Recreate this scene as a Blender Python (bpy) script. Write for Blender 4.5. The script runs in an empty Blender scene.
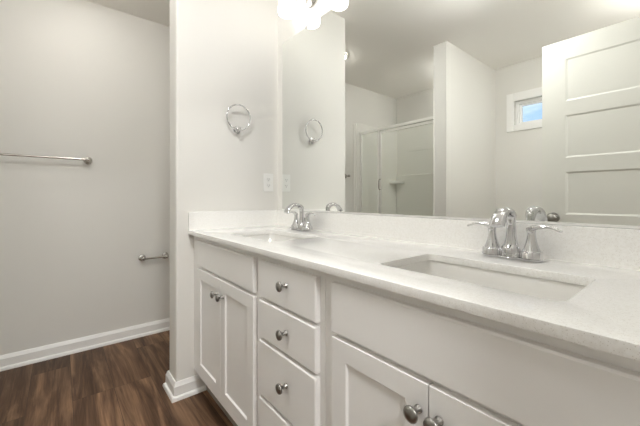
import bpy, bmesh, math, random
from mathutils import Vector, Matrix
random.seed(7)
S = bpy.context.scene
C = S.collection
PI = math.pi

# ------------------------------------------------------------------ camera
cam = bpy.data.objects.new('camera', bpy.data.cameras.new('camera'))
C.objects.link(cam)
F_PX = 317.1326
yaw = math.radians(39.2616)
cam.data.sensor_fit = 'HORIZONTAL'
cam.data.sensor_width = 36.0
cam.data.lens = F_PX / 640 * 36.0
cam.data.shift_y = (198.1816 - 213.0) / 640.0
cam.data.clip_start = 0.01
cam.location = (1.7727, -1.0945, 1.056)
fwd = Vector((-math.cos(yaw), math.sin(yaw), 0))
cam.rotation_euler = fwd.to_track_quat('-Z', 'Y').to_euler()
S.camera = cam

# ------------------------------------------------------------------ view, sky, light levels
S.view_settings.view_transform = 'Standard'
S.view_settings.look = 'None'
S.view_settings.gamma = 1.0
S.view_settings.use_curve_mapping = False
S.view_settings.exposure = 0.37
S.cycles.use_denoising = True
S.cycles.max_bounces = 14
S.cycles.diffuse_bounces = 8
S.cycles.glossy_bounces = 6
S.cycles.transparent_max_bounces = 12
S.cycles.sample_clamp_indirect = 6.0
S.cycles.blur_glossy = 0.1
S.cycles.caustics_reflective = False
S.cycles.caustics_refractive = False

SHADE_E = 4.1       # vanity lamp shades
ALCOVE_W = 19.5       # alcove ceiling light
AISLE_FILL_W = 48.0       # fill dome added over the aisle, out of frame
REAR_FILL_W = 27.0  # fill dome added behind the open door, out of sight
SHOWER_FILL_W = 38.0  # fill dome added in the shower, hidden by the partition
BEDROOM_FILL_W = 120.0     # fill light added on the bedroom ceiling, shining through the doorway
SKY = 3.0

world = bpy.data.worlds.new('sky')
S.world = world
world.use_nodes = True
nt = world.node_tree
nt.nodes.clear()
wo = nt.nodes.new('ShaderNodeOutputWorld')
bg = nt.nodes.new('ShaderNodeBackground')
tc = nt.nodes.new('ShaderNodeTexCoord')
mp = nt.nodes.new('ShaderNodeMapping')
mp.inputs['Scale'].default_value = (3.0, 3.0, 9.0)
ns = nt.nodes.new('ShaderNodeTexNoise')
ns.inputs['Scale'].default_value = 2.2
ns.inputs['Detail'].default_value = 6
rp = nt.nodes.new('ShaderNodeValToRGB')
rp.color_ramp.elements[0].position = 0.42
rp.color_ramp.elements[0].color = (0.15, 0.22, 0.35, 1)
rp.color_ramp.elements[1].position = 0.68
rp.color_ramp.elements[1].color = (0.38, 0.40, 0.42, 1)
nt.links.new(tc.outputs['Generated'], mp.inputs['Vector'])
nt.links.new(mp.outputs[0], ns.inputs['Vector'])
nt.links.new(ns.outputs['Fac'], rp.inputs['Fac'])
nt.links.new(rp.outputs[0], bg.inputs['Color'])
bg.inputs['Strength'].default_value = SKY
nt.links.new(bg.outputs[0], wo.inputs['Surface'])


# ------------------------------------------------------------------ materials
def srgb(r, g, b):
    f = lambda c: (c / 255 / 12.92) if c / 255 <= 0.04045 else ((c / 255 + 0.055) / 1.055) ** 2.4
    return (f(r), f(g), f(b), 1)


def mat(name, col, rough=0.5, metal=0.0, bump=0.0, bscale=200.0, spec=0.5, coat=0.0, var=0.0, vscale=4.0):
    m = bpy.data.materials.new(name)
    m.use_nodes = True
    t = m.node_tree
    p = t.nodes['Principled BSDF']
    p.inputs['Base Color'].default_value = col
    p.inputs['Roughness'].default_value = rough
    p.inputs['Metallic'].default_value = metal
    p.inputs['Specular IOR Level'].default_value = spec
    p.inputs['Coat Weight'].default_value = coat
    tcn = t.nodes.new('ShaderNodeTexCoord')
    n = t.nodes.new('ShaderNodeTexNoise')
    n.inputs['Scale'].default_value = bscale
    n.inputs['Detail'].default_value = 3
    t.links.new(tcn.outputs['Object'], n.inputs['Vector'])
    if bump > 0:
        b = t.nodes.new('ShaderNodeBump')
        b.inputs['Strength'].default_value = bump
        b.inputs['Distance'].default_value = 0.001
        t.links.new(n.outputs['Fac'], b.inputs['Height'])
        t.links.new(b.outputs[0], p.inputs['Normal'])
    if var > 0:
        n2 = t.nodes.new('ShaderNodeTexNoise')
        n2.inputs['Scale'].default_value = vscale
        t.links.new(tcn.outputs['Object'], n2.inputs['Vector'])
        mx = t.nodes.new('ShaderNodeMix')
        mx.data_type = 'RGBA'
        mx.inputs['A'].default_value = tuple(c * (1 - var) for c in col[:3]) + (1,)
        mx.inputs['B'].default_value = tuple(min(1, c * (1 + var)) for c in col[:3]) + (1,)
        t.links.new(n2.outputs['Fac'], mx.inputs['Factor'])
        t.links.new(mx.outputs['Result'], p.inputs['Base Color'])
    return m


M = {}
M['wall'] = mat('wall_paint', (0.76, 0.747, 0.712, 1), 0.6, bump=0.12, bscale=260, spec=0.3)
M['ceiling'] = mat('ceiling_paint', (0.90, 0.88, 0.845, 1), 0.8, bump=0.15, bscale=180, spec=0.2)
M['trim'] = mat('white_trim_paint', (0.90, 0.895, 0.88, 1), 0.35)
M['cabinet'] = mat('cabinet_paint', (0.90, 0.888, 0.875, 1), 0.38, spec=0.4)
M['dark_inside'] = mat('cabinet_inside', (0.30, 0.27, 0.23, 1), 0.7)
M['door'] = mat('door_paint', (0.76, 0.755, 0.70, 1), 0.4)
M['chrome'] = mat('polished_chrome', (0.66, 0.66, 0.67, 1), 0.03, 1.0)
M['nickel'] = mat('brushed_nickel', (0.60, 0.58, 0.55, 1), 0.25, 1.0)
M['knob'] = mat('dark_satin_nickel', (0.34, 0.33, 0.31, 1), 0.28, 1.0)
M['ceramic'] = mat('sink_ceramic', (0.80, 0.79, 0.76, 1), 0.08, coat=0.4)
M['mirror'] = mat('mirror_silver', (0.90, 0.915, 0.89, 1), 0.0, 1.0)
M['mirror_edge'] = mat('mirror_edge', (0.25, 0.28, 0.26, 1), 0.2)
M['plastic'] = mat('outlet_plastic', (0.88, 0.88, 0.86, 1), 0.25)
M['slot'] = mat('outlet_slots', (0.05, 0.05, 0.05, 1), 0.5)
M['surround'] = mat('shower_fibreglass', (0.86, 0.85, 0.81, 1), 0.2)
M['alu'] = mat('brushed_aluminium', (0.92, 0.92, 0.90, 1), 0.45, 0.8)
M['rubber'] = mat('dark_gasket', (0.12, 0.12, 0.12, 1), 0.6)


def glass_mat():
    m = bpy.data.materials.new('clear_glass')
    m.use_nodes = True
    t = m.node_tree
    t.nodes.clear()
    o = t.nodes.new('ShaderNodeOutputMaterial')
    tr = t.nodes.new('ShaderNodeBsdfTransparent')
    tr.inputs['Color'].default_value = (0.98, 0.99, 0.98, 1)
    g = t.nodes.new('ShaderNodeBsdfGlossy')
    g.inputs['Roughness'].default_value = 0.01
    fr = t.nodes.new('ShaderNodeFresnel')
    fr.inputs['IOR'].default_value = 1.5
    mx = t.nodes.new('ShaderNodeMixShader')
    ge = t.nodes.new('ShaderNodeNewGeometry')
    inv = t.nodes.new('ShaderNodeMath')
    inv.operation = 'SUBTRACT'
    inv.inputs[0].default_value = 1.0
    mul = t.nodes.new('ShaderNodeMath')
    mul.operation = 'MULTIPLY'
    t.links.new(ge.outputs['Backfacing'], inv.inputs[1])
    t.links.new(inv.outputs[0], mul.inputs[0])
    t.links.new(fr.outputs[0], mul.inputs[1])
    t.links.new(mul.outputs[0], mx.inputs[0])
    t.links.new(tr.outputs[0], mx.inputs[1])
    t.links.new(g.outputs[0], mx.inputs[2])
    t.links.new(mx.outputs[0], o.inputs['Surface'])
    return m


M['glass'] = glass_mat()


def emit_mat(name, col, e):
    m = bpy.data.materials.new(name)
    m.use_nodes = True
    p = m.node_tree.nodes['Principled BSDF']
    p.inputs['Base Color'].default_value = (0.9, 0.9, 0.88, 1)
    p.inputs['Roughness'].default_value = 0.3
    p.inputs['Emission Color'].default_value = col
    p.inputs['Emission Strength'].default_value = e
    return m


M['shade'] = emit_mat('lit_opal_glass', (1.0, 0.985, 0.955, 1), SHADE_E)
M['diffuser'] = emit_mat('lit_diffuser', (1.0, 0.96, 0.9, 1), 6.0)


def quartz():
    m = mat('white_quartz', (0.83, 0.82, 0.79, 1), 0.09, spec=0.5)
    t = m.node_tree
    p = t.nodes['Principled BSDF']
    tcn = t.nodes.new('ShaderNodeTexCoord')
    v = t.nodes.new('ShaderNodeTexVoronoi')
    v.inputs['Scale'].default_value = 330
    r = t.nodes.new('ShaderNodeValToRGB')
    r.color_ramp.elements[0].position = 0.10
    r.color_ramp.elements[0].color = (0.66, 0.63, 0.59, 1)
    r.color_ramp.elements[1].position = 0.26
    r.color_ramp.elements[1].color = (0.92, 0.915, 0.895, 1)
    n = t.nodes.new('ShaderNodeTexNoise')
    n.inputs['Scale'].default_value = 160
    n.inputs['Detail'].default_value = 4
    r2 = t.nodes.new('ShaderNodeValToRGB')
    r2.color_ramp.elements[0].position = 0.38
    r2.color_ramp.elements[0].color = (0.955, 0.95, 0.94, 1)
    r2.color_ramp.elements[1].position = 0.60
    r2.color_ramp.elements[1].color = (1, 1, 1, 1)
    mx = t.nodes.new('ShaderNodeMix')
    mx.data_type = 'RGBA'
    mx.blend_type = 'MULTIPLY'
    mx.inputs['Factor'].default_value = 1.0
    t.links.new(tcn.outputs['Object'], v.inputs['Vector'])
    t.links.new(tcn.outputs['Object'], n.inputs['Vector'])
    t.links.new(v.outputs['Distance'], r.inputs['Fac'])
    t.links.new(n.outputs['Fac'], r2.inputs['Fac'])
    t.links.new(r.outputs[0], mx.inputs['A'])
    t.links.new(r2.outputs[0], mx.inputs['B'])
    t.links.new(mx.outputs['Result'], p.inputs['Base Color'])
    return m


M['quartz'] = quartz()


def plank_floor():
    m = mat('walnut_vinyl_planks', (0.2, 0.12, 0.08, 1), 0.5, spec=0.25)
    t = m.node_tree
    p = t.nodes['Principled BSDF']
    L = t.links.new
    tcn = t.nodes.new('ShaderNodeTexCoord')
    mp = t.nodes.new('ShaderNodeMapping')
    mp.inputs['Location'].default_value = (0.32, 0.132, 0)
    L(tcn.outputs['Object'], mp.inputs['Vector'])
    br = t.nodes.new('ShaderNodeTexBrick')
    br.offset = 0.37
    br.offset_frequency = 3
    br.inputs['Scale'].default_value = 1.0
    br.inputs['Brick Width'].default_value = 1.22
    br.inputs['Row Height'].default_value = 0.183
    br.inputs['Mortar Size'].default_value = 0.0012
    br.inputs['Mortar Smooth'].default_value = 0.2
    br.inputs['Bias'].default_value = 0.0
    br.inputs['Color1'].default_value = (0, 0, 0, 1)
    br.inputs['Color2'].default_value = (1, 1, 1, 1)
    br.inputs['Mortar'].default_value = (0.5, 0.5, 0.5, 1)
    L(mp.outputs[0], br.inputs['Vector'])
    # per plank random offset for the grain
    sc = t.nodes.new('ShaderNodeVectorMath')
    sc.operation = 'SCALE'
    sc.inputs['Scale'].default_value = 13.0
    L(br.outputs['Color'], sc.inputs[0])
    ad = t.nodes.new('ShaderNodeVectorMath')
    ad.operation = 'ADD'
    L(mp.outputs[0], ad.inputs[0])
    L(sc.outputs[0], ad.inputs[1])
    st = t.nodes.new('ShaderNodeMapping')
    st.inputs['Scale'].default_value = (0.8, 8.0, 1.0)
    L(ad.outputs[0], st.inputs['Vector'])
    n1 = t.nodes.new('ShaderNodeTexNoise')
    n1.inputs['Scale'].default_value = 1.3
    n1.inputs['Detail'].default_value = 7
    n1.inputs['Roughness'].default_value = 0.62
    n1.inputs['Distortion'].default_value = 1.3
    L(st.outputs[0], n1.inputs['Vector'])
    st2 = t.nodes.new('ShaderNodeMapping')
    st2.inputs['Scale'].default_value = (3.0, 90.0, 1.0)
    L(ad.outputs[0], st2.inputs['Vector'])
    n2 = t.nodes.new('ShaderNodeTexNoise')
    n2.inputs['Scale'].default_value = 1.5
    n2.inputs['Detail'].default_value = 4
    L(st2.outputs[0], n2.inputs['Vector'])
    r = t.nodes.new('ShaderNodeValToRGB')
    e = r.color_ramp.elements
    e[0].position = 0.34
    e[0].color = (0.040, 0.021, 0.012, 1)
    e[1].position = 0.66
    e[1].color = (0.210, 0.128, 0.076, 1)
    k = e.new(0.5)
    k.color = (0.092, 0.052, 0.031, 1)
    L(n1.outputs['Fac'], r.inputs['Fac'])
    mx = t.nodes.new('ShaderNodeMix')
    mx.data_type = 'RGBA'
    mx.blend_type = 'MULTIPLY'
    mx.inputs['Factor'].default_value = 1.0
    r2 = t.nodes.new('ShaderNodeValToRGB')
    r2.color_ramp.elements[0].position = 0.3
    r2.color_ramp.elements[0].color = (0.72, 0.70, 0.68, 1)
    r2.color_ramp.elements[1].position = 0.7
    r2.color_ramp.elements[1].color = (1.15, 1.15, 1.15, 1)
    L(n2.outputs['Fac'], r2.inputs['Fac'])
    L(r.outputs[0], mx.inputs['A'])
    L(r2.outputs[0], mx.inputs['B'])
    # plank tone
    r3 = t.nodes.new('ShaderNodeValToRGB')
    r3.color_ramp.elements[0].color = (0.68, 0.66, 0.64, 1)
    r3.color_ramp.elements[1].color = (1.55, 1.50, 1.45, 1)
    L(br.outputs['Color'], r3.inputs['Fac'])
    mx2 = t.nodes.new('ShaderNodeMix')
    mx2.data_type = 'RGBA'
    mx2.blend_type = 'MULTIPLY'
    mx2.inputs['Factor'].default_value = 1.0
    L(mx.outputs['Result'], mx2.inputs['A'])
    L(r3.outputs[0], mx2.inputs['B'])
    # seams
    mx3 = t.nodes.new('ShaderNodeMix')
    mx3.data_type = 'RGBA'
    mx3.inputs['B'].default_value = (0.05, 0.03, 0.02, 1)
    L(br.outputs['Fac'], mx3.inputs['Factor'])
    L(mx2.outputs['Result'], mx3.inputs['A'])
    L(mx3.outputs['Result'], p.inputs['Base Color'])
    b = t.nodes.new('ShaderNodeBump')
    b.inputs['Strength'].default_value = 0.15
    b.inputs['Distance'].default_value = 0.001
    L(n2.outputs['Fac'], b.inputs['Height'])
    L(b.outputs[0], p.inputs['Normal'])
    return m


M['floor'] = plank_floor()


# ------------------------------------------------------------------ helpers
def obj(name, bm, m, parent=None, smooth=False, bevel=0.0, seg=2, kind=None):
    bmesh.ops.recalc_face_normals(bm, faces=bm.faces)
    me = bpy.data.meshes.new(name)
    bm.to_mesh(me)
    bm.free()
    if isinstance(m, (list, tuple)):
        for q in m:
            me.materials.append(q)
    else:
        me.materials.append(m)
    if smooth:
        for p in me.polygons:
            p.use_smooth = True
        me.set_sharp_from_angle(angle=math.radians(smooth if smooth is not True else 50))
    o = bpy.data.objects.new(name, me)
    C.objects.link(o)
    if parent:
        o.parent = parent
    if bevel > 0:
        b = o.modifiers.new('bevel', 'BEVEL')
        b.width = bevel
        b.segments = seg
        b.limit_method = 'ANGLE'
        b.angle_limit = math.radians(40)
        b.harden_normals = True
        for p in me.polygons:
            p.use_smooth = True
        me.set_sharp_from_angle(angle=math.radians(30))
    if kind:
        o['kind'] = kind
    return o


def struct(name, bm, m, parent=None, **k):
    return obj(name, bm, m, parent, kind='structure', **k)


def thing(name, label, cat, loc=(0, 0, 0), group=None, kind=None):
    o = bpy.data.objects.new(name, None)
    o.empty_display_size = 0.05
    C.objects.link(o)
    o.location = loc
    if label:
        o['label'] = label
        o['category'] = cat
    if group:
        o['group'] = group
    if kind:
        o['kind'] = kind
    return o


def dup(root, loc, label=None):
    r = root.copy()
    C.objects.link(r)
    r.location = loc
    if label:
        r['label'] = label
    for ch in list(root.children):
        c = ch.copy()
        C.objects.link(c)
        c.parent = r
        for g in list(ch.children):
            d = g.copy()
            C.objects.link(d)
            d.parent = c
    return r


def box(bm, x0, x1, y0, y1, z0, z1):
    vs = [bm.verts.new((x, y, z)) for x in (x0, x1) for y in (y0, y1) for z in (z0, z1)]
    for f in ((0, 1, 3, 2), (4, 6, 7, 5), (0, 4, 5, 1), (2, 3, 7, 6), (0, 2, 6, 4), (1, 5, 7, 3)):
        bm.faces.new([vs[i] for i in f])


def boxes(*bs):
    bm = bmesh.new()
    for b in bs:
        box(bm, *b)
    return bm


def lathe(bm, prof, n=32, mtx=None, cap=True):
    """prof: list of (radius, height) turned about the local Z axis"""
    mtx = mtx or Matrix()
    rings = []
    for r, z in prof:
        if r < 1e-6:
            rings.append([bm.verts.new(mtx @ Vector((0, 0, z)))])
        else:
            rings.append([bm.verts.new(mtx @ Vector((r * math.cos(2 * PI * i / n), r * math.sin(2 * PI * i / n), z))) for i in range(n)])
    for a, b in zip(rings, rings[1:]):
        for i in range(n):
            j = (i + 1) % n
            if len(a) == 1 and len(b) == 1:
                continue
            if len(a) == 1:
                bm.faces.new((a[0], b[i], b[j]))
            elif len(b) == 1:
                bm.faces.new((a[i], a[j], b[0]))
            else:
                bm.faces.new((a[i], a[j], b[j], b[i]))
    if cap:
        for r in (rings[0], rings[-1]):
            if len(r) > 2:
                bm.faces.new(r)


def sweep(bm, pts, rad, n=16, side=Vector((1, 0, 0))):
    """tube through pts; rad gives (half width along `side`, half height across) at each point"""
    pts = [Vector(p) for p in pts]
    rings = []
    for i, p in enumerate(pts):
        if i == 0:
            t = pts[1] - pts[0]
        elif i == len(pts) - 1:
            t = pts[-1] - pts[-2]
        else:
            t = (pts[i + 1] - pts[i]).normalized() + (pts[i] - pts[i - 1]).normalized()
        t.normalize()
        s = (side - t * side.dot(t)).normalized()
        u = t.cross(s)
        rw, rh = rad[i] if isinstance(rad[i], tuple) else (rad[i], rad[i])
        rings.append([bm.verts.new(p + s * rw * math.cos(2 * PI * k / n) + u * rh * math.sin(2 * PI * k / n)) for k in range(n)])
    for a, b in zip(rings, rings[1:]):
        for i in range(n):
            j = (i + 1) % n
            bm.faces.new((a[i], a[j], b[j], b[i]))
    bm.faces.new(rings[0])
    bm.faces.new(rings[-1])


def spline(pts, per=6):
    """Catmull-Rom through tuples of any length"""
    out = []
    P = [pts[0]] + list(pts) + [pts[-1]]
    for i in range(1, len(P) - 2):
        for k in range(per):
            t = k / per
            q = []
            for a, b, c, d in zip(P[i - 1], P[i], P[i + 1], P[i + 2]):
                q.append(0.5 * ((2 * b) + (-a + c) * t + (2 * a - 5 * b + 4 * c - d) * t * t + (-a + 3 * b - 3 * c + d) * t ** 3))
            out.append(tuple(q))
    out.append(tuple(pts[-1]))
    return out


AX = {'-Y': Matrix.Rotation(PI / 2, 4, 'X'), '+X': Matrix.Rotation(PI / 2, 4, 'Y'), '+Y': Matrix.Rotation(-PI / 2, 4, 'X')}


def extrude_poly(bm, pts, z0, z1):
    lo = [bm.verts.new((x, y, z0)) for x, y in pts]
    hi = [bm.verts.new((x, y, z1)) for x, y in pts]
    n = len(pts)
    for i in range(n):
        j = (i + 1) % n
        bm.faces.new((lo[i], lo[j], hi[j], hi[i]))
    bm.faces.new(lo)
    bm.faces.new(hi)


def moulding(bm, path, prof, left=True):
    """profile (offset from wall, z) carried along a 2D path with mitred corners; offset to the right of travel"""
    path = [Vector(p) for p in path]
    rings = []
    for i, p in enumerate(path):
        d0 = (path[i] - path[i - 1]).normalized() if i > 0 else None
        d1 = (path[i + 1] - path[i]).normalized() if i < len(path) - 1 else None
        nrm = lambda d: Vector((d.y, -d.x)) * (1 if left else -1)
        if d0 is None:
            n = nrm(d1)
        elif d1 is None:
            n = nrm(d0)
        else:
            n = nrm(d0) + nrm(d1)
            n = n / (n.dot(nrm(d0)))
        rings.append([bm.verts.new((p.x + n.x * o, p.y + n.y * o, z)) for o, z in prof])
    for a, b in zip(rings, rings[1:]):
        for i in range(len(prof)):
            j = (i + 1) % len(prof)
            bm.faces.new((a[i], a[j], b[j], b[i]))
    bm.faces.new(rings[0])
    bm.faces.new(rings[-1])


BASE = [(0.0005, 0.0), (0.027, 0.0), (0.027, 0.006), (0.023, 0.016), (0.016, 0.021), (0.0145, 0.022), (0.0145, 0.068),
        (0.011, 0.074), (0.009, 0.082), (0.005, 0.089), (0.0005, 0.089)]


def panelled(bm, us, vs, panels, f, back, inset, depth):
    """a slab face cut in a grid; cells listed in `panels` are recessed. f(u, v, d) maps to space."""
    cache = {}

    def V(u, v, d):
        k = (round(u, 5), round(v, 5), round(d, 5))
        if k not in cache:
            cache[k] = bm.verts.new(f(u, v, d))
        return cache[k]
    for i in range(len(us) - 1):
        for j in range(len(vs) - 1):
            a, b, c, d = (us[i], vs[j]), (us[i + 1], vs[j]), (us[i + 1], vs[j + 1]), (us[i], vs[j + 1])
            if (i, j) in panels:
                q = [(a[0] + inset, a[1] + inset), (b[0] - inset, b[1] + inset), (c[0] - inset, c[1] - inset), (d[0] + inset, d[1] - inset)]
                o = [a, b, c, d]
                for k in range(4):
                    l = (k + 1) % 4
                    bm.faces.new((V(*o[k], 0), V(*o[l], 0), V(*q[l], depth), V(*q[k], depth)))
                bm.faces.new([V(*p, depth) for p in q])
            else:
                bm.faces.new([V(*p, 0) for p in (a, b, c, d)])
    n, m_ = len(us) - 1, len(vs) - 1
    for i in range(n):
        bm.faces.new((V(us[i], vs[0], 0), V(us[i + 1], vs[0], 0), V(us[i + 1], vs[0], back), V(us[i], vs[0], back)))
        bm.faces.new((V(us[i], vs[-1], 0), V(us[i + 1], vs[-1], 0), V(us[i + 1], vs[-1], back), V(us[i], vs[-1], back)))
    for j in range(m_):
        bm.faces.new((V(us[0], vs[j], 0), V(us[0], vs[j + 1], 0), V(us[0], vs[j + 1], back), V(us[0], vs[j], back)))
        bm.faces.new((V(us[-1], vs[j], 0), V(us[-1], vs[j + 1], 0), V(us[-1], vs[j + 1], back), V(us[-1], vs[j], back)))
    for i in range(n):
        for j in range(m_):
            bm.faces.new([V(*p, back) for p in ((us[i], vs[j]), (us[i + 1], vs[j]), (us[i + 1], vs[j + 1]), (us[i], vs[j + 1]))])


# ------------------------------------------------------------------ the room
H = 2.44
XL = -0.9816        # left wall
XR = 1.80           # right wall, with the doorway
YB = -2.56          # rear wall, with the window
XP = -0.140         # far side of the partition beside the vanity
YP = -0.6243        # its end
SX0, SX1, SY = 0.195, 0.318, -1.55   # partition beside the shower

struct('floor', boxes((XL - .12, 4.6, -3.6, 1.6, -0.1, 0.0)), M['floor'])
struct('ceiling', boxes((XL - .12, 4.6, -3.6, 1.6, H, H + 0.1)), M['ceiling'])
struct('wall_left', boxes((XL - .12, XL, YB - .12, .12, 0, H)), M['wall'])
struct('wall_mirror', boxes((XL, XR + .12, 0, .12, 0, H)), M['wall'])
# rear wall with the window opening
WX0, WX1, WZ0, WZ1 = 0.50, 1.10, 1.809, 2.058
struct('wall_rear', boxes((XL, WX0, YB - .12, YB, 0, H), (WX1, XR + .12, YB - .12, YB, 0, H),
                          (WX0, WX1, YB - .12, YB, 0, WZ0), (WX0, WX1, YB - .12, YB, WZ1, H)), M['wall'])
# right wall with the doorway
DY0, DY1, DZ = -1.405, -0.66, 2.07
struct('wall_right', boxes((XR, XR + .12, DY1, 0, 0, H), (XR, XR + .12, YB, DY0, 0, H), (XR, XR + .12, DY0, DY1, DZ, H)), M['wall'])


def rounded_wall(x0, x1, y_end, y_root, r=0.013):
    pts = [(x1, y_root), (x0, y_root)]
    n = 6
    for k in range(n + 1):
        a = PI + (PI / 2) * k / n
        pts.append((x0 + r + r * math.cos(a), y_end + r + r * math.sin(a)))
    for k in range(n + 1):
        a = 1.5 * PI + (PI / 2) * k / n
        pts.append((x1 - r + r * math.cos(a), y_end + r + r * math.sin(a)))
    bm = bmesh.new()
    extrude_poly(bm, pts, 0, H)
    return bm


struct('wall_partition', rounded_wall(XP, 0.0, YP, 0.0), M['wall'], smooth=30)
struct('wall_shower', rounded_wall(SX0, SX1, SY, YB), M['wall'], smooth=30)

# bedroom beyond the doorway
struct('wall_bedroom_far', boxes((4.5, 4.6, -3.6, 1.6, 0, H)), M['wall'])
struct('wall_bedroom_rear', boxes((XR + .12, 4.5, -3.6, -3.5, 0, H), (XR, XR + .12, -3.6, YB - .12, 0, H)), M['wall'])
struct('wall_bedroom_front', boxes((XR + .12, 4.5, 1.5, 1.6, 0, H), (XR, XR + .12, .12, 1.6, 0, H)), M['wall'])

# baseboards
bm = bmesh.new(); moulding(bm, [(XL, -1.80), (XL, 0)], BASE)
struct('baseboard_left', bm, M['trim'], smooth=25)
bm = bmesh.new(); moulding(bm, [(XL + .03, 0), (XP - .03, 0)], BASE)
struct('baseboard_mirror', bm, M['trim'], smooth=25)
bm = bmesh.new(); moulding(bm, [(XP, -0.001), (XP, YP), (0, YP), (0, -0.4735)], BASE)
struct('baseboard_partition', bm, M['trim'], smooth=25)
bm = bmesh.new(); moulding(bm, [(SX0, SY - .2), (SX0, SY), (SX1, SY), (SX1, YB), (XR, YB), (XR, DY0 - .07)][::-1], BASE, left=True)
struct('baseboard_rear', bm, M['trim'], smooth=25)

# door casing (room side, bedroom side) and jamb
cz = 0.065
bm = boxes((XR - .014, XR - .0005, DY0 - cz, DY0, 0, DZ + cz), (XR - .014, XR - .0005, DY1, DY1 + cz, 0, DZ + cz), (XR - .014, XR - .0005, DY0, DY1, DZ, DZ + cz),
           (XR + .1205, XR + .134, DY0 - cz, DY0, 0, DZ + cz), (XR + .1205, XR + .134, DY1, DY1 + cz, 0, DZ + cz), (XR + .1205, XR + .134, DY0, DY1, DZ, DZ + cz))
struct('trim_1', bm, M['trim'], bevel=0.003)

# window: casing, frame, glass
w = thing('window_1', None, None, (0, 0, 0), kind='structure')
cw = 0.068
yi = YB + 0.0005
obj('casing', boxes((WX0 - cw, WX0, yi, yi + .016, WZ0 - .062, WZ1 + .082), (WX1, WX1 + cw, yi, yi + .016, WZ0 - .062, WZ1 + .082),
                    (WX0, WX1, yi, yi + .016, WZ1, WZ1 + .082), (WX0, WX1, yi, yi + .016, WZ0 - .062, WZ0)), M['trim'], w, bevel=0.003)
fy0, fy1 = YB - .10, YB - .035
obj('frame', boxes((WX0 + .001, WX0 + .03, fy0, fy1, WZ0 + .001, WZ1 - .001), (WX1 - .03, WX1 - .001, fy0, fy1, WZ0 + .001, WZ1 - .001),
                   (WX0 + .03, WX1 - .03, fy0, fy1, WZ1 - .03, WZ1 - .001), (WX0 + .03, WX1 - .03, fy0, fy1, WZ0 + .001, WZ0 + .022)), M['trim'], w, bevel=0.002)
fr2 = obj('sash', boxes((WX0 + .031, WX0 + .052, fy0 + .01, fy1 - .02, WZ0 + .023, WZ1 - .031), (WX1 - .052, WX1 - .031, fy0 + .01, fy1 - .02, WZ0 + .023, WZ1 - .031),
                  (WX0 + .052, WX1 - .052, fy0 + .01, fy1 - .02, WZ1 - .047, WZ1 - .031), (WX0 + .052, WX1 - .052, fy0 + .01, fy1 - .02, WZ0 + .023, WZ0 + .035)), M['trim'], w, bevel=0.002)
obj('pane', boxes((WX0 + .0525, WX1 - .0525, fy0 + .022, fy0 + .026, WZ0 + .0355, WZ1 - .0475)), M['glass'], fr2)

# entry door standing open behind the camera
DXa, DXb = 1.082, 1.782
DF = -1.3706
d = thing('door_1', None, None, kind='structure')
us = [DXa, DXa + .124, DXb - .124, DXb]
vs = [0.012]
zt = [1.930 - .3545 * k for k in range(5)]
for t in zt[::-1]:
    vs += [t - .266, t]
vs.append(2.050)
pan = [(1, 1 + 2 * k) for k in range(5)]
bm = bmesh.new()
panelled(bm, us, vs, pan, lambda u, v, q: (u, DF - q, v), 0.0174, 0.010, 0.004)
panelled(bm, us, vs, pan, lambda u, v, q: (u, DF - .035 + q, v), 0.0174, 0.010, 0.004)
leaf = obj('door_leaf', bm, M['door'], d)
for sgn, yy, ax in ((1, DF, '+Y'), (-1, DF - .035, '-Y')):
    bm = bmesh.new()
    T = Matrix.Translation((DXa + .063, yy, 0.932)) @ AX[ax]
    lathe(bm, [(0.032, 0.0), (0.032, 0.004), (0.028, 0.009), (0.013, 0.011), (0.012, 0.026), (0.018, 0.030), (0.0275, 0.038), (0.0305, 0.050), (0.0275, 0.062), (0.018, 0.070), (0, 0.073)], 32, T)
    obj('door_handle', bm, M['knob'], d, smooth=40)
for z in (0.25, 1.05, 1.85):
    bm = bmesh.new()
    lathe(bm, [(0.006, -0.045), (0.006, 0.045)], 12, Matrix.Translation((DXb + .004, DF + .007, z)))
    obj('hinge', bm, M['nickel'], d, smooth=40)

# ------------------------------------------------------------------ vanity cabinets
FY = -0.533          # face frame
DD = -0.552          # door faces
ZT = 0.8615          # cabinet top (underside of worktop)
ZB = 0.125


def knob(x, z, parent, name='knob'):
    bm = bmesh.new()
    T = Matrix.Translation((x, DD - .0002, z)) @ AX['-Y']
    lathe(bm, [(0.0085, 0.0), (0.0085, 0.002), (0.0055, 0.005), (0.0050, 0.016), (0.0075, 0.020), (0.0145, 0.023), (0.0160, 0.026), (0.0150, 0.0295), (0.009, 0.0325), (0, 0.0335)], 28, T)
    obj(name, bm, M['knob'], parent, smooth=50)


def cabinet(x0, x1, openings, label):
    r = thing('vanity_cabinet', label, 'cabinet', ((x0 + x1) / 2, FY / 2, 0), 'vanity base cabinets')
    inv = Matrix.Translation((-(x0 + x1) / 2, -FY / 2, 0))
    t = .016
    fb = FY + .019
    yk = FY + .076
    bs = [(x0, x0 + t, yk, -.002, .0, ZT), (x1 - t, x1, yk, -.002, .0, ZT), (x0, x0 + t, fb, yk, ZB, ZT), (x1 - t, x1, fb, yk, ZB, ZT), (x0 + t, x1 - t, -.012, -.002, ZB, ZT), (x0 + t, x1 - t, fb, -.012, ZB, ZB + t)]
    # face frame: stiles, top rail, bottom rail, and rails between
    ox0, ox1 = openings['x']
    bs += [(x0, ox0, FY, fb, ZB, ZT), (ox1, x1, FY, fb, ZB, ZT), (ox0, ox1, FY, fb, ZB, ZB + .05)]
    for z0, z1 in openings['rails']:
        bs.append((ox0, ox1, FY, fb, z0, z1))
    r2 = obj('carcass', boxes(*bs), M['cabinet'], r)
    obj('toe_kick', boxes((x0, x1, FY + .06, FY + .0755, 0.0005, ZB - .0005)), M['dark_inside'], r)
    return r


def fix(root):
    for c in root.children:
        c.matrix_parent_inverse = Matrix.Translation(-root.location)


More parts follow.
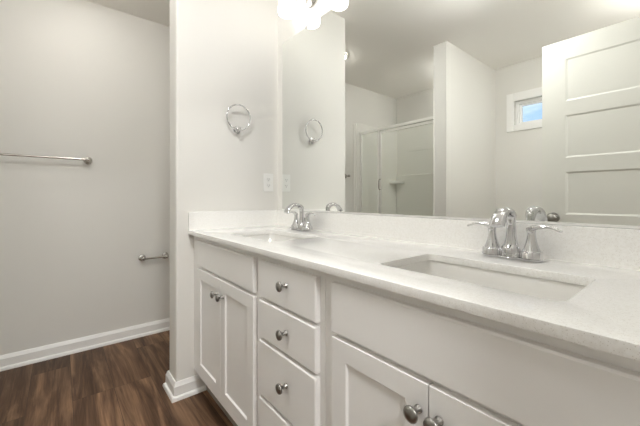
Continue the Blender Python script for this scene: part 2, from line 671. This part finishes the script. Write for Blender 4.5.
def slab_front(x0, x1, z0, z1, name, parent):
    """plain overlay front with a softened, chamfered edge"""
    bm = bmesh.new()
    y0, y1, c = DD, FY - .0006, .004
    b = [(x0, y1, z0), (x1, y1, z0), (x1, y1, z1), (x0, y1, z1)]
    m_ = [(x0, y0 + c * .8, z0), (x1, y0 + c * .8, z0), (x1, y0 + c * .8, z1), (x0, y0 + c * .8, z1)]
    f = [(x0 + c, y0, z0 + c), (x1 - c, y0, z0 + c), (x1 - c, y0, z1 - c), (x0 + c, y0, z1 - c)]
    R = [[bm.verts.new(p) for p in q] for q in (b, m_, f)]
    for A, B in zip(R, R[1:]):
        for i in range(4):
            j = (i + 1) % 4
            bm.faces.new((A[i], A[j], B[j], B[i]))
    bm.faces.new(R[0]); bm.faces.new(R[2])
    return obj(name, bm, M['cabinet'], parent, bevel=0.0012)


def shaker(x0, x1, z0, z1, parent, st=.050, br=.064):
    bm = bmesh.new()
    panelled(bm, [x0, x0 + st, x1 - st, x1], [z0, z0 + br, z1 - st, z1], [(1, 1)], lambda u, v, q: (u, DD + q, v), FY - .0006 - DD, 0.004, 0.0068)
    return obj('door', bm, M['cabinet'], parent, bevel=0.0012)


Z1a, Z1b = 0.710, 0.838     # top row of fronts
cL = cabinet(0.0015, 0.7445, {'x': (.12, .71), 'rails': [(.69, .725), (.825, ZT)]},
             'white two-door sink cabinet at the far end, against the partition wall')
slab_front(.105, .722, Z1a, Z1b, 'false_drawer_front', cL)
for a, b, kx in ((.107, .4135, .388), (.4165, .722, .450)):
    dr = shaker(a, b, .155, .697, cL)
    knob(kx, .630, dr)
cD = cabinet(0.7455, 1.1095, {'x': (.772, 1.08), 'rails': [(.69, .725), (.55, .585), (.35, .385), (.825, ZT)]},
             'narrow white cabinet of four stacked drawers in the middle of the vanity')
for a, b, kz in ((Z1a, Z1b, .785), (.570, .699, .637), (.368, .558, .473), (.155, .356, .27)):
    dr = slab_front(.767, 1.089, a, b, 'drawer', cD)
    knob(.943, kz, dr)
cR = cabinet(1.1105, 1.7985, {'x': (1.155, 1.71), 'rails': [(.69, .725), (.825, ZT)]},
             'white two-door sink cabinet at the near end, nearest the camera')
slab_front(1.152, 1.726, Z1a, Z1b, 'false_drawer_front', cR)
for a, b, kx in ((1.158, 1.4335, 1.414), (1.4365, 1.723, 1.458)):
    dr = shaker(a, b, .155, .699, cR)
    knob(kx, .644, dr)
for c in (cL, cD, cR):
    fix(c)


# ------------------------------------------------------------------ worktop
def rrect(cx, cy, hx, hy, r, n=8):
    pts = []
    for (sx, sy, a0) in ((1, 1, 0), (-1, 1, PI / 2), (-1, -1, PI), (1, -1, 1.5 * PI)):
        for k in range(n + 1):
            a = a0 + (PI / 2) * k / n
            pts.append((cx + sx * (hx - r) + r * math.cos(a), cy + sy * (hy - r) + r * math.sin(a)))
    return pts


ZC = 0.8825
CF = -0.565
SINKS = [(0.466, -0.322), (1.420, -0.322)]
SHX, SHY = 0.201, 0.124


def slab_with_holes():
    cu = bpy.data.curves.new('tmp', 'CURVE')
    cu.dimensions = '2D'
    cu.fill_mode = 'BOTH'
    cu.extrude = (ZC - ZT - .0005) / 2 - .0015
    cu.bevel_depth = .0015
    cu.bevel_resolution = 2
    e = .0015
    loops = [[(0.0015 + e, -0.0015 - e), (XR - .0015 - e, -0.0015 - e), (XR - .0015 - e, CF + e), (0.0015 + e, CF + e)]]
    for cx, cy in SINKS:
        loops.append(rrect(cx, cy, SHX + e, SHY + e, .022))
    for L in loops:
        s = cu.splines.new('POLY')
        s.points.add(len(L) - 1)
        for p, q in zip(s.points, L):
            p.co = (q[0], q[1], 0, 1)
        s.use_cyclic_u = True
    o = bpy.data.objects.new('tmp', cu)
    C.objects.link(o)
    bpy.context.view_layer.update()
    me = bpy.data.meshes.new_from_object(o.evaluated_get(bpy.context.evaluated_depsgraph_get()))
    C.objects.unlink(o)
    bpy.data.objects.remove(o)
    bm = bmesh.new()
    bm.from_mesh(me)
    bmesh.ops.translate(bm, verts=bm.verts, vec=(0, 0, (ZC + ZT + .0005) / 2))
    bmesh.ops.remove_doubles(bm, verts=bm.verts, dist=1e-6)
    return bm


ct = thing('countertop', 'long speckled white quartz vanity top with upstands along both walls', 'countertop', (0, 0, 0))
obj('slab', slab_with_holes(), M['quartz'], ct, smooth=30)
obj('backsplash', boxes((0.0215, XR - .0015, -.0205, -.0015, ZC - .002, .981)), M['quartz'], ct, bevel=0.0012)
obj('side_splash', boxes((0.0015, 0.0205, CF + .001, -.0015, ZC - .002, .981)), M['quartz'], ct, bevel=0.0012)


# ------------------------------------------------------------------ sinks
def make_sink(cx, cy, label):
    r = thing('sink', label, 'sink', (cx, cy, 0.72), 'undermount sinks')
    bm = bmesh.new()
    levels = [(SHX + .024, SHY + .024, .03, ZT - .0007), (SHX + .006, SHY + .006, .026, ZT - .0007), (SHX + .004, SHY + .004, .026, ZT - .006),
              (SHX - .002, SHY - .002, .030, ZT - .03), (SHX - .010, SHY - .008, .036, ZT - .075), (SHX - .020, SHY - .018, .044, ZT - .103),
              (SHX - .040, SHY - .036, .05, ZT - .118), (SHX - .08, SHY - .07, .045, ZT - .124), (.03, .03, .0299, ZT - .129)]
    rings = []
    for hx, hy, rr, z in levels:
        rings.append([bm.verts.new((x, y, z - .72)) for x, y in rrect(0, 0, hx, hy, rr)])
    for A, B in zip(rings, rings[1:]):
        for i in range(len(A)):
            j = (i + 1) % len(A)
            bm.faces.new((A[i], A[j], B[j], B[i]))
    b = obj('basin', bm, M['ceramic'], r, smooth=45)
    s = b.modifiers.new('solid', 'SOLIDIFY')
    s.thickness = .005
    s.offset = -1
    # make faces look upward so that the thickness goes outward
    me = b.data
    if sum(p.normal.z * p.area for p in me.polygons) < 0:
        me.flip_normals()
    bm = bmesh.new()
    lathe(bm, [(.0225, -.006), (.0315, -.004), (.0325, .0005), (.030, .0025), (.022, .0015), (.0215, -.002), (.017, -.002), (.0165, .001), (.010, .0035), (0, .004)], 32,
          Matrix.Translation((0, 0, ZT - .129 - .72 + .004)), cap=False)
    obj('drain', bm, M['chrome'], r, smooth=40)
    return r


make_sink(*SINKS[0], 'white rectangular undermount sink at the far end, below the towel ring')
make_sink(*SINKS[1], 'white rectangular undermount sink at the near end, large in front')


# ------------------------------------------------------------------ faucets
def make_faucet(x, y, label):
    r = thing('faucet', label, 'faucet', (x, y, ZC + .0004), 'centerset faucets')
    # base plate: three joined round feet
    bm = bmesh.new()
    pts = []
    R, r2, hs, nn = .0285, .0245, .0515, 10
    for k in range(nn + 1):
        a = -PI / 2 + PI * k / nn
        pts.append((hs + R * math.cos(a) * .95, R * math.sin(a)))
    pts.append((hs * .5, .0225))
    for k in range(5):
        a = PI * .36 + (PI * .28) * k / 4
        pts.append((.031 * math.cos(a), .031 * math.sin(a)))
    pts.append((-hs * .5, .0225))
    for k in range(nn + 1):
        a = PI / 2 + PI * k / nn
        pts.append((-hs + R * math.cos(a) * .95, R * math.sin(a)))
    pts.append((-hs * .5, -.0225))
    for k in range(5):
        a = PI * 1.36 + (PI * .28) * k / 4
        pts.append((.031 * math.cos(a), .031 * math.sin(a)))
    pts.append((hs * .5, -.0225))
    extrude_poly(bm, pts, 0, .007)
    obj('base_plate', bm, M['chrome'], r, bevel=.002, seg=3)
    # spout: flared column that leans forward and arcs over into a broad lip
    prof = spline([  # y, z, half width, half depth
        (.000, .0075, .0285, .0270), (.000, .0240, .0270, .0258), (.0008, .0275, .0215, .0205), (.001, .050, .0160, .0155), (.001, .080, .0125, .0125),
        (.000, .105, .0125, .0125), (-.004, .123, .0150, .0135), (-.020, .1345, .0170, .0105), (-.044, .1380, .0180, .0095),
        (-.068, .1310, .0190, .0098), (-.087, .1150, .0200, .0100), (-.098, .0980, .0200, .0100)], 5)
    bm = bmesh.new()
    sweep(bm, [(0, p[0], p[1]) for p in prof], [(p[2], p[3]) for p in prof], 24)
    sp = obj('spout', bm, M['chrome'], r, smooth=50)
    bm = bmesh.new()
    lathe(bm, [(.0028, 0), (.0028, .045), (.0055, .048), (.0062, .053), (.004, .058), (0, .059)], 16, Matrix.Translation((0, .0215, .010)))
    obj('lift_rod', bm, M['chrome'], r, smooth=40)
    for s in (-1, 1):
        bm = bmesh.new()
        lathe(bm, [(.0285, .0075), (.0270, .0240), (.0250, .0262), (.0222, .0272), (.0185, .036), (.0150, .046), (.0115, .060), (.0100, .073), (.0105, .080), (.0110, .086),
                   (.0085, .0905), (0, .092)], 32, Matrix.Translation((s * .0515, 0, 0)))
        h = obj('handle', bm, M['chrome'], r, smooth=40)
        lv = spline([(.0440, -.000, .082, .0105, .0090), (.058, -.001, .0905, .0105, .0075), (.080, -.003, .0955, .0095, .0055), (.100, -.005, .0950, .0080, .0038), (.122, -.008, .0865, .0070, .0032)], 5)
        bm = bmesh.new()
        sweep(bm, [(s * p[0], p[1], p[2]) for p in lv], [(p[3], p[4]) for p in lv], 16, side=Vector((0, 1, 0)))
        l = obj('lever', bm, M['chrome'], h, smooth=50)
    return r


make_faucet(.398, -.098, 'polished chrome two-lever faucet behind the far sink, by the partition wall')
make_faucet(1.412, -.086, 'polished chrome two-lever faucet behind the near sink, in the foreground')

# ------------------------------------------------------------------ mirror
MX0, MX1, MZ0, MZ1 = .064, 1.785, .9835, 2.036
mr = thing('mirror', 'wide frameless wall mirror above the vanity, resting on the upstand', 'mirror', (MX0, -.001, MZ0))
bm = boxes((MX0, MX1, -.006, -.001, MZ0, MZ1))
bm.faces.ensure_lookup_table()
mg = obj('mirror_glass', bm, [M['mirror'], M['mirror_edge']], mr)
for p in mg.data.polygons:
    p.material_index = 0 if p.normal.y < -.9 else 1
for x in (.322, 1.45):
    obj('clip', boxes((x - .011, x + .011, -.0085, -.0062, MZ1 - .010, MZ1 + .004), (x - .011, x + .011, -.0085, -.001, MZ1 + .0003, MZ1 + .004)), M['knob'], mr, bevel=.0008)
obj('channel', boxes((MX0, MX1, -.0085, -.0062, MZ0 - .0005, MZ0 + .005), (MX0, MX1, -.0085, -.001, MZ0 - .0020, MZ0 - .0004)), M['alu'], mr)
fix(mr)


# ------------------------------------------------------------------ vanity lights
def vanity_light(x, label):
    r = thing('vanity_light', label, 'wall lamp', (x, 0, 2.20), 'vanity lights')
    bm = bmesh.new()
    lathe(bm, [(.055, .0008), (.055, .008), (.048, .016), (.030, .020), (.020, .026), (.012, .028)], 36, Matrix.Translation((0, 0, -.018)) @ AX['-Y'])
    obj('backplate', bm, M['nickel'], r, smooth=40)
    bm = bmesh.new()
    pp = spline([(0, -.022, -.018), (0, -.055, .012), (0, -.078, .05), (0, -.092, .082)], 6)
    sweep(bm, pp, [.008] * len(pp), 14)
    sweep(bm, [(-.125, -.094, .085), (.125, -.094, .085)], [.009, .009], 14, side=Vector((0, 1, 0)))
    obj('arm', bm, M['nickel'], r, smooth=50)
    for s in (-1, 1):
        bm = bmesh.new()
        lathe(bm, [(.022, .020), (.024, .040), (.018, .060), (.010, .078), (.010, .092)], 28, Matrix.Translation((s * .122, -.094, 0)))
        obj('socket', bm, M['nickel'], r, smooth=40)
        bm = bmesh.new()
        lathe(bm, [(0.0, -.102), (.030, -.1015), (.042, -.098), (.050, -.089), (.052, -.078), (.0505, -.055), (.046, -.030), (.0415, -.008), (.038, .008), (.030, .018), (.020, .0195), (0, .0195)], 36,
              Matrix.Translation((s * .122, -.094, 0)), cap=False)
        obj('lamp_shade', bm, M['shade'], r, smooth=60)
    return r


vanity_light(.374, 'two-shade nickel vanity light above the far sink')
vanity_light(1.425, 'two-shade nickel vanity light above the near sink')


# ------------------------------------------------------------------ small fittings
def rose(bm, T, s=1.0):
    lathe(bm, [(.025 * s, .0006), (.026 * s, .004), (.023 * s, .009), (.014 * s, .012), (.0095 * s, .018), (.009 * s, .034), (.012 * s, .040)], 28, T)


# towel ring on the partition, above the side splash
ry, rz = -.287, 1.460
tr = thing('towel_ring', 'round chrome towel ring on the partition wall above the far end of the counter', 'towel ring', (0, ry, rz))
bm = bmesh.new()
lathe(bm, [(.022, .0006), (.023, .004), (.020, .009), (.011, .012), (.009, .018), (.009, .030), (.013, .034), (.014, .040), (.010, .046), (0, .047)], 28, AX['+X'])
obj('rose', bm, M['chrome'], tr, smooth=40)
bm = bmesh.new()
pts = []
RR = .073
n = 64
a0 = -PI / 2 + .09
for k in range(n + 1):
    a = a0 + (2 * PI - .18) * k / n
    pts.append((.034 + .004 * math.sin(a), RR * math.cos(a), RR * math.sin(a) + RR - .004))
sweep(bm, pts, [.0042] * len(pts), 12, side=Vector((1, 0, 0)))
obj('ring', bm, M['chrome'], tr, smooth=60)

# towel bar on the left wall
tb = thing('towel_bar', 'long straight nickel towel bar high on the left wall', 'towel bar', (XL, -1.25, 1.32))
for y in (-.948, -1.558):
    bm = bmesh.new()
    lathe(bm, [(.026, .0006), (.027, .004), (.024, .010), (.014, .014), (.0105, .020), (.010, .056), (.013, .060), (.0145, .068), (.013, .076), (.007, .081), (0, .082)], 28,
          Matrix.Translation((0, y + 1.25, 0)) @ AX['+X'])
    obj('post', bm, M['nickel'], tb, smooth=40)
bm = bmesh.new()
sweep(bm, [(.068, -.948 + 1.25, 0), (.068, -1.558 + 1.25, 0)], [.0075, .0075], 16, side=Vector((1, 0, 0)))
obj('bar', bm, M['nickel'], tb, smooth=60)

# toilet paper holder
tp = thing('toilet_paper_holder', 'small empty chrome paper holder low on the left wall by the partition', 'paper holder', (XL, -.53, .598))
for y in (-.448, -.612):
    bm = bmesh.new()
    lathe(bm, [(.025, .0006), (.026, .004), (.023, .010), (.013, .014), (.010, .020), (.010, .044), (.0135, .048), (.0155, .056), (.0135, .065), (.007, .070), (0, .071)], 28,
          Matrix.Translation((0, y + .53, 0)) @ AX['+X'])
    obj('post', bm, M['nickel'], tp, smooth=40)
bm = bmesh.new()
sweep(bm, [(.056, .082, 0), (.056, 0.0, 0), (.056, -.082, 0)], [.0085, .0085, .0085], 16, side=Vector((1, 0, 0)))
obj('roller', bm, M['nickel'], tp, smooth=60)

# outlet on the partition
ot = thing('wall_outlet', 'white double electrical outlet on the partition wall beside the mirror', 'outlet', (0, -.0725, 1.156))
obj('cover_plate', boxes((.0006, .0055, -.035, .035, -.0575, .0575)), M['plastic'], ot, bevel=.002)
for s in (-1, 1):
    bm = bmesh.new()
    sweep(bm, [(.0056, 0, s * .0195), (.0078, 0, s * .0195)], [(.0165, .0145), (.0165, .0145)], 24, side=Vector((0, 1, 0)))
    rc = obj('receptacle', bm, M['plastic'], ot, smooth=30)
    obj('slots', boxes((.0079, .0083, -.0075, -.0055, s * .0195 - .001, s * .0195 + .006), (.0079, .0083, .0055, .0075, s * .0195 - .001, s * .0195 + .006),
                       (.0079, .0083, -.002, .002, s * .0195 - .009, s * .0195 - .005)), M['slot'], rc)

# recessed ceiling light in the alcove, seen in the mirror past the partition's edge
LX, LY = -.51, -.985
cl = thing('ceiling_light', 'small round white ceiling light seen in the mirror beside the partition edge', 'ceiling light', (LX, LY, H))
bm = bmesh.new()
lathe(bm, [(.108, -.0005), (.112, -.008), (.108, -.018), (.098, -.021)], 40, cap=False)
obj('trim_ring', bm, M['plastic'], cl, smooth=40)
bm = bmesh.new()
lathe(bm, [(0, -.060), (.035, -.058), (.065, -.050), (.088, -.036), (.097, -.020)], 40, cap=False)
M['diff_a'] = emit_mat('lit_alcove_diffuser', (1.0, 0.965, 0.90, 1), ALCOVE_W)
obj('diffuser', bm, M['diff_a'], cl, smooth=60)



M['fill_e'] = emit_mat('aisle_fill_diffuser', (1.0, 1.0, 0.99, 1), AISLE_FILL_W)  # glow of the fill dome added over the aisle


def fill_dome(x, y, label, m, k=1.0):  # ceiling-fixture shape for unseen fill lights added to brighten the room
    r = thing('ceiling_light', label, 'ceiling light', (x, y, H))
    bm = bmesh.new()
    lathe(bm, [(.150, -.0005), (.155, -.010), (.150, -.020), (.140, -.024)], 40, Matrix.Scale(k, 4), cap=False)
    obj('trim_ring', bm, M['nickel'], r, smooth=40)
    bm = bmesh.new()
    lathe(bm, [(0, -.115), (.045, -.112), (.085, -.100), (.118, -.078), (.136, -.048), (.139, -.022)], 40, Matrix.Scale(k, 4), cap=False)
    obj('diffuser', bm, m, r, smooth=60)
    return r


fill_dome(.88, -.90, 'added fill light, a ceiling dome over the aisle in front of the vanity', M['fill_e'])
fill_dome(1.60, -1.86, 'added fill light, a ceiling dome behind the open door, near the rear wall', emit_mat('rear_fill_diffuser', (1.0, 1.0, 0.99, 1), REAR_FILL_W))
fill_dome(.06, -2.12, 'added fill light, a small ceiling dome inside the shower, hidden by its partition', emit_mat('shower_fill_diffuser', (1.0, 1.0, 0.99, 1), SHOWER_FILL_W), .55)

# ------------------------------------------------------------------ shower
SYF = -1.81
su = thing('shower_surround', 'off-white fibreglass shower surround with moulded shelves behind the glass', 'shower', (0, 0, 0))
ZS = 1.985
x0, x1, yb = XL + .0015, SX0 - .0015, YB + .0015
bs = [(x0, x0 + .02, yb, -1.732, .0, ZS), (x1 - .02, x1, yb, -1.732, .0, ZS), (x0 + .02, x1 - .02, yb, yb + .02, .0, ZS)]
obj('wall_panels', boxes(*bs), M['surround'], su, bevel=.006, seg=3)
obj('flange', boxes((x0, x0 + .012, -1.7318, -1.70, 0, ZS - .01)), M['surround'], su, bevel=.004)
bm = boxes((x0 + .021, x1 - .021, yb + .021, -1.86, 0.0005, .05), (x0 + .021, x1 - .021, -1.8595, -1.76, 0.0005, .13))
obj('shower_pan', bm, M['surround'], su, bevel=.01, seg=3)
# the lower half of the back wall steps out into a rounded ledge, with a shelf in the corner
xa, xb = x0 + .0205, x1 - .0205
bm = bmesh.new()
extrude_poly(bm, [(xa, yb + .0203), (xa, yb + .052), (xb, yb + .052), (xb, yb + .0203)], .05, 1.37)
obj('lower_panel', bm, M['surround'], su, bevel=.014, seg=4)
bm = bmesh.new()
n = 10
extrude_poly(bm, [(xa, yb + .0523)] + [(xa + .15 * math.cos(PI / 2 * (1 - k / n)), yb + .0523 + .15 * math.sin(PI / 2 * (1 - k / n))) for k in range(n + 1)], 1.25, 1.29)
obj('corner_shelf', bm, M['surround'], su, bevel=.012, seg=4)
bm = boxes((xa + .18, xb, yb + .0203, yb + .025, 1.68, 1.73))
obj('upper_ridge', bm, M['surround'], su, bevel=.0022, seg=3)

se = thing('shower_enclosure', 'framed clear glass shower door and side panel seen in the mirror', 'shower door', (0, 0, 0))
xa, xb = x0 + .0215, x1 - .0215
ZH = 1.875
SXm = -.668
obj('header_rail', boxes((xa, xb, SYF - .022, SYF + .022, ZH - .032, ZH)), M['alu'], se, bevel=.004)
obj('sill', boxes((xa, xb, SYF - .022, SYF + .022, .1305, .155)), M['alu'], se, bevel=.004)
obj('wall_jamb', boxes((xa, xa + .022, SYF - .016, SYF + .016, .1555, ZH - .0325)), M['alu'], se, bevel=.003)
obj('wall_jamb', boxes((xb - .022, xb, SYF - .016, SYF + .016, .1555, ZH - .0325)), M['alu'], se, bevel=.003)
obj('stile', boxes((SXm - .013, SXm + .011, SYF - .016, SYF + .016, .1555, ZH - .0325)), M['alu'], se, bevel=.003)
obj('glass_panel', boxes((xa + .0225, SXm - .0135, SYF - .003, SYF + .003, .156, ZH - .033)), M['glass'], se)
ds = thing('swing_door', None, None, (0, 0, 0)); ds.parent = se
fx0, fx1 = SXm + .0165, xb - .0245
bm = boxes((fx0, fx0 + .020, SYF - .010, SYF + .014, .160, ZH - .040), (fx1 - .020, fx1, SYF - .010, SYF + .014, .160, ZH - .040),
           (fx0 + .02, fx1 - .02, SYF - .010, SYF + .014, ZH - .066, ZH - .040), (fx0 + .02, fx1 - .02, SYF - .010, SYF + .014, .160, .185))
C.objects.unlink(ds); bpy.data.objects.remove(ds)
fr = obj('door_frame', bm, M['alu'], se, bevel=.003)
obj('door_glass', boxes((fx0 + .0203, fx1 - .0203, SYF - .001, SYF + .005, .1853, ZH - .0663)), M['glass'], fr)
obj('gasket', boxes((SXm + .0113, SXm + .0162, SYF - .008, SYF + .008, .16, ZH - .035)), M['rubber'], se)
bm = bmesh.new()
hp = spline([(fx0 + .012, SYF + .0143, 1.275), (fx0 + .012, SYF + .04, 1.265), (fx0 + .012, SYF + .045, 1.22), (fx0 + .012, SYF + .04, 1.165), (fx0 + .012, SYF + .0143, 1.155)], 5)
sweep(bm, hp, [.006] * len(hp), 12)
obj('pull_handle', bm, M['nickel'], fr, smooth=50)
bm = bmesh.new()

# unseen fill light added in the bedroom, brightening the bathroom through the doorway
bl = thing('ceiling_light', 'added fill light, a round white bedroom ceiling disc beyond the doorway', 'ceiling light', (3.1, -1.1, H))
bm = bmesh.new()
lathe(bm, [(.20, -.0005), (.20, -.03), (.19, -.04)], 40, cap=False)
obj('trim_ring', bm, M['plastic'], bl, smooth=40)
bm = bmesh.new()
lathe(bm, [(0, -.075), (.08, -.07), (.15, -.055), (.189, -.036)], 40, cap=False)
M['fill_b'] = emit_mat('bedroom_fill_diffuser', (1.0, 1.0, 0.99, 1), BEDROOM_FILL_W)
obj('diffuser', bm, M['fill_b'], bl, smooth=60)
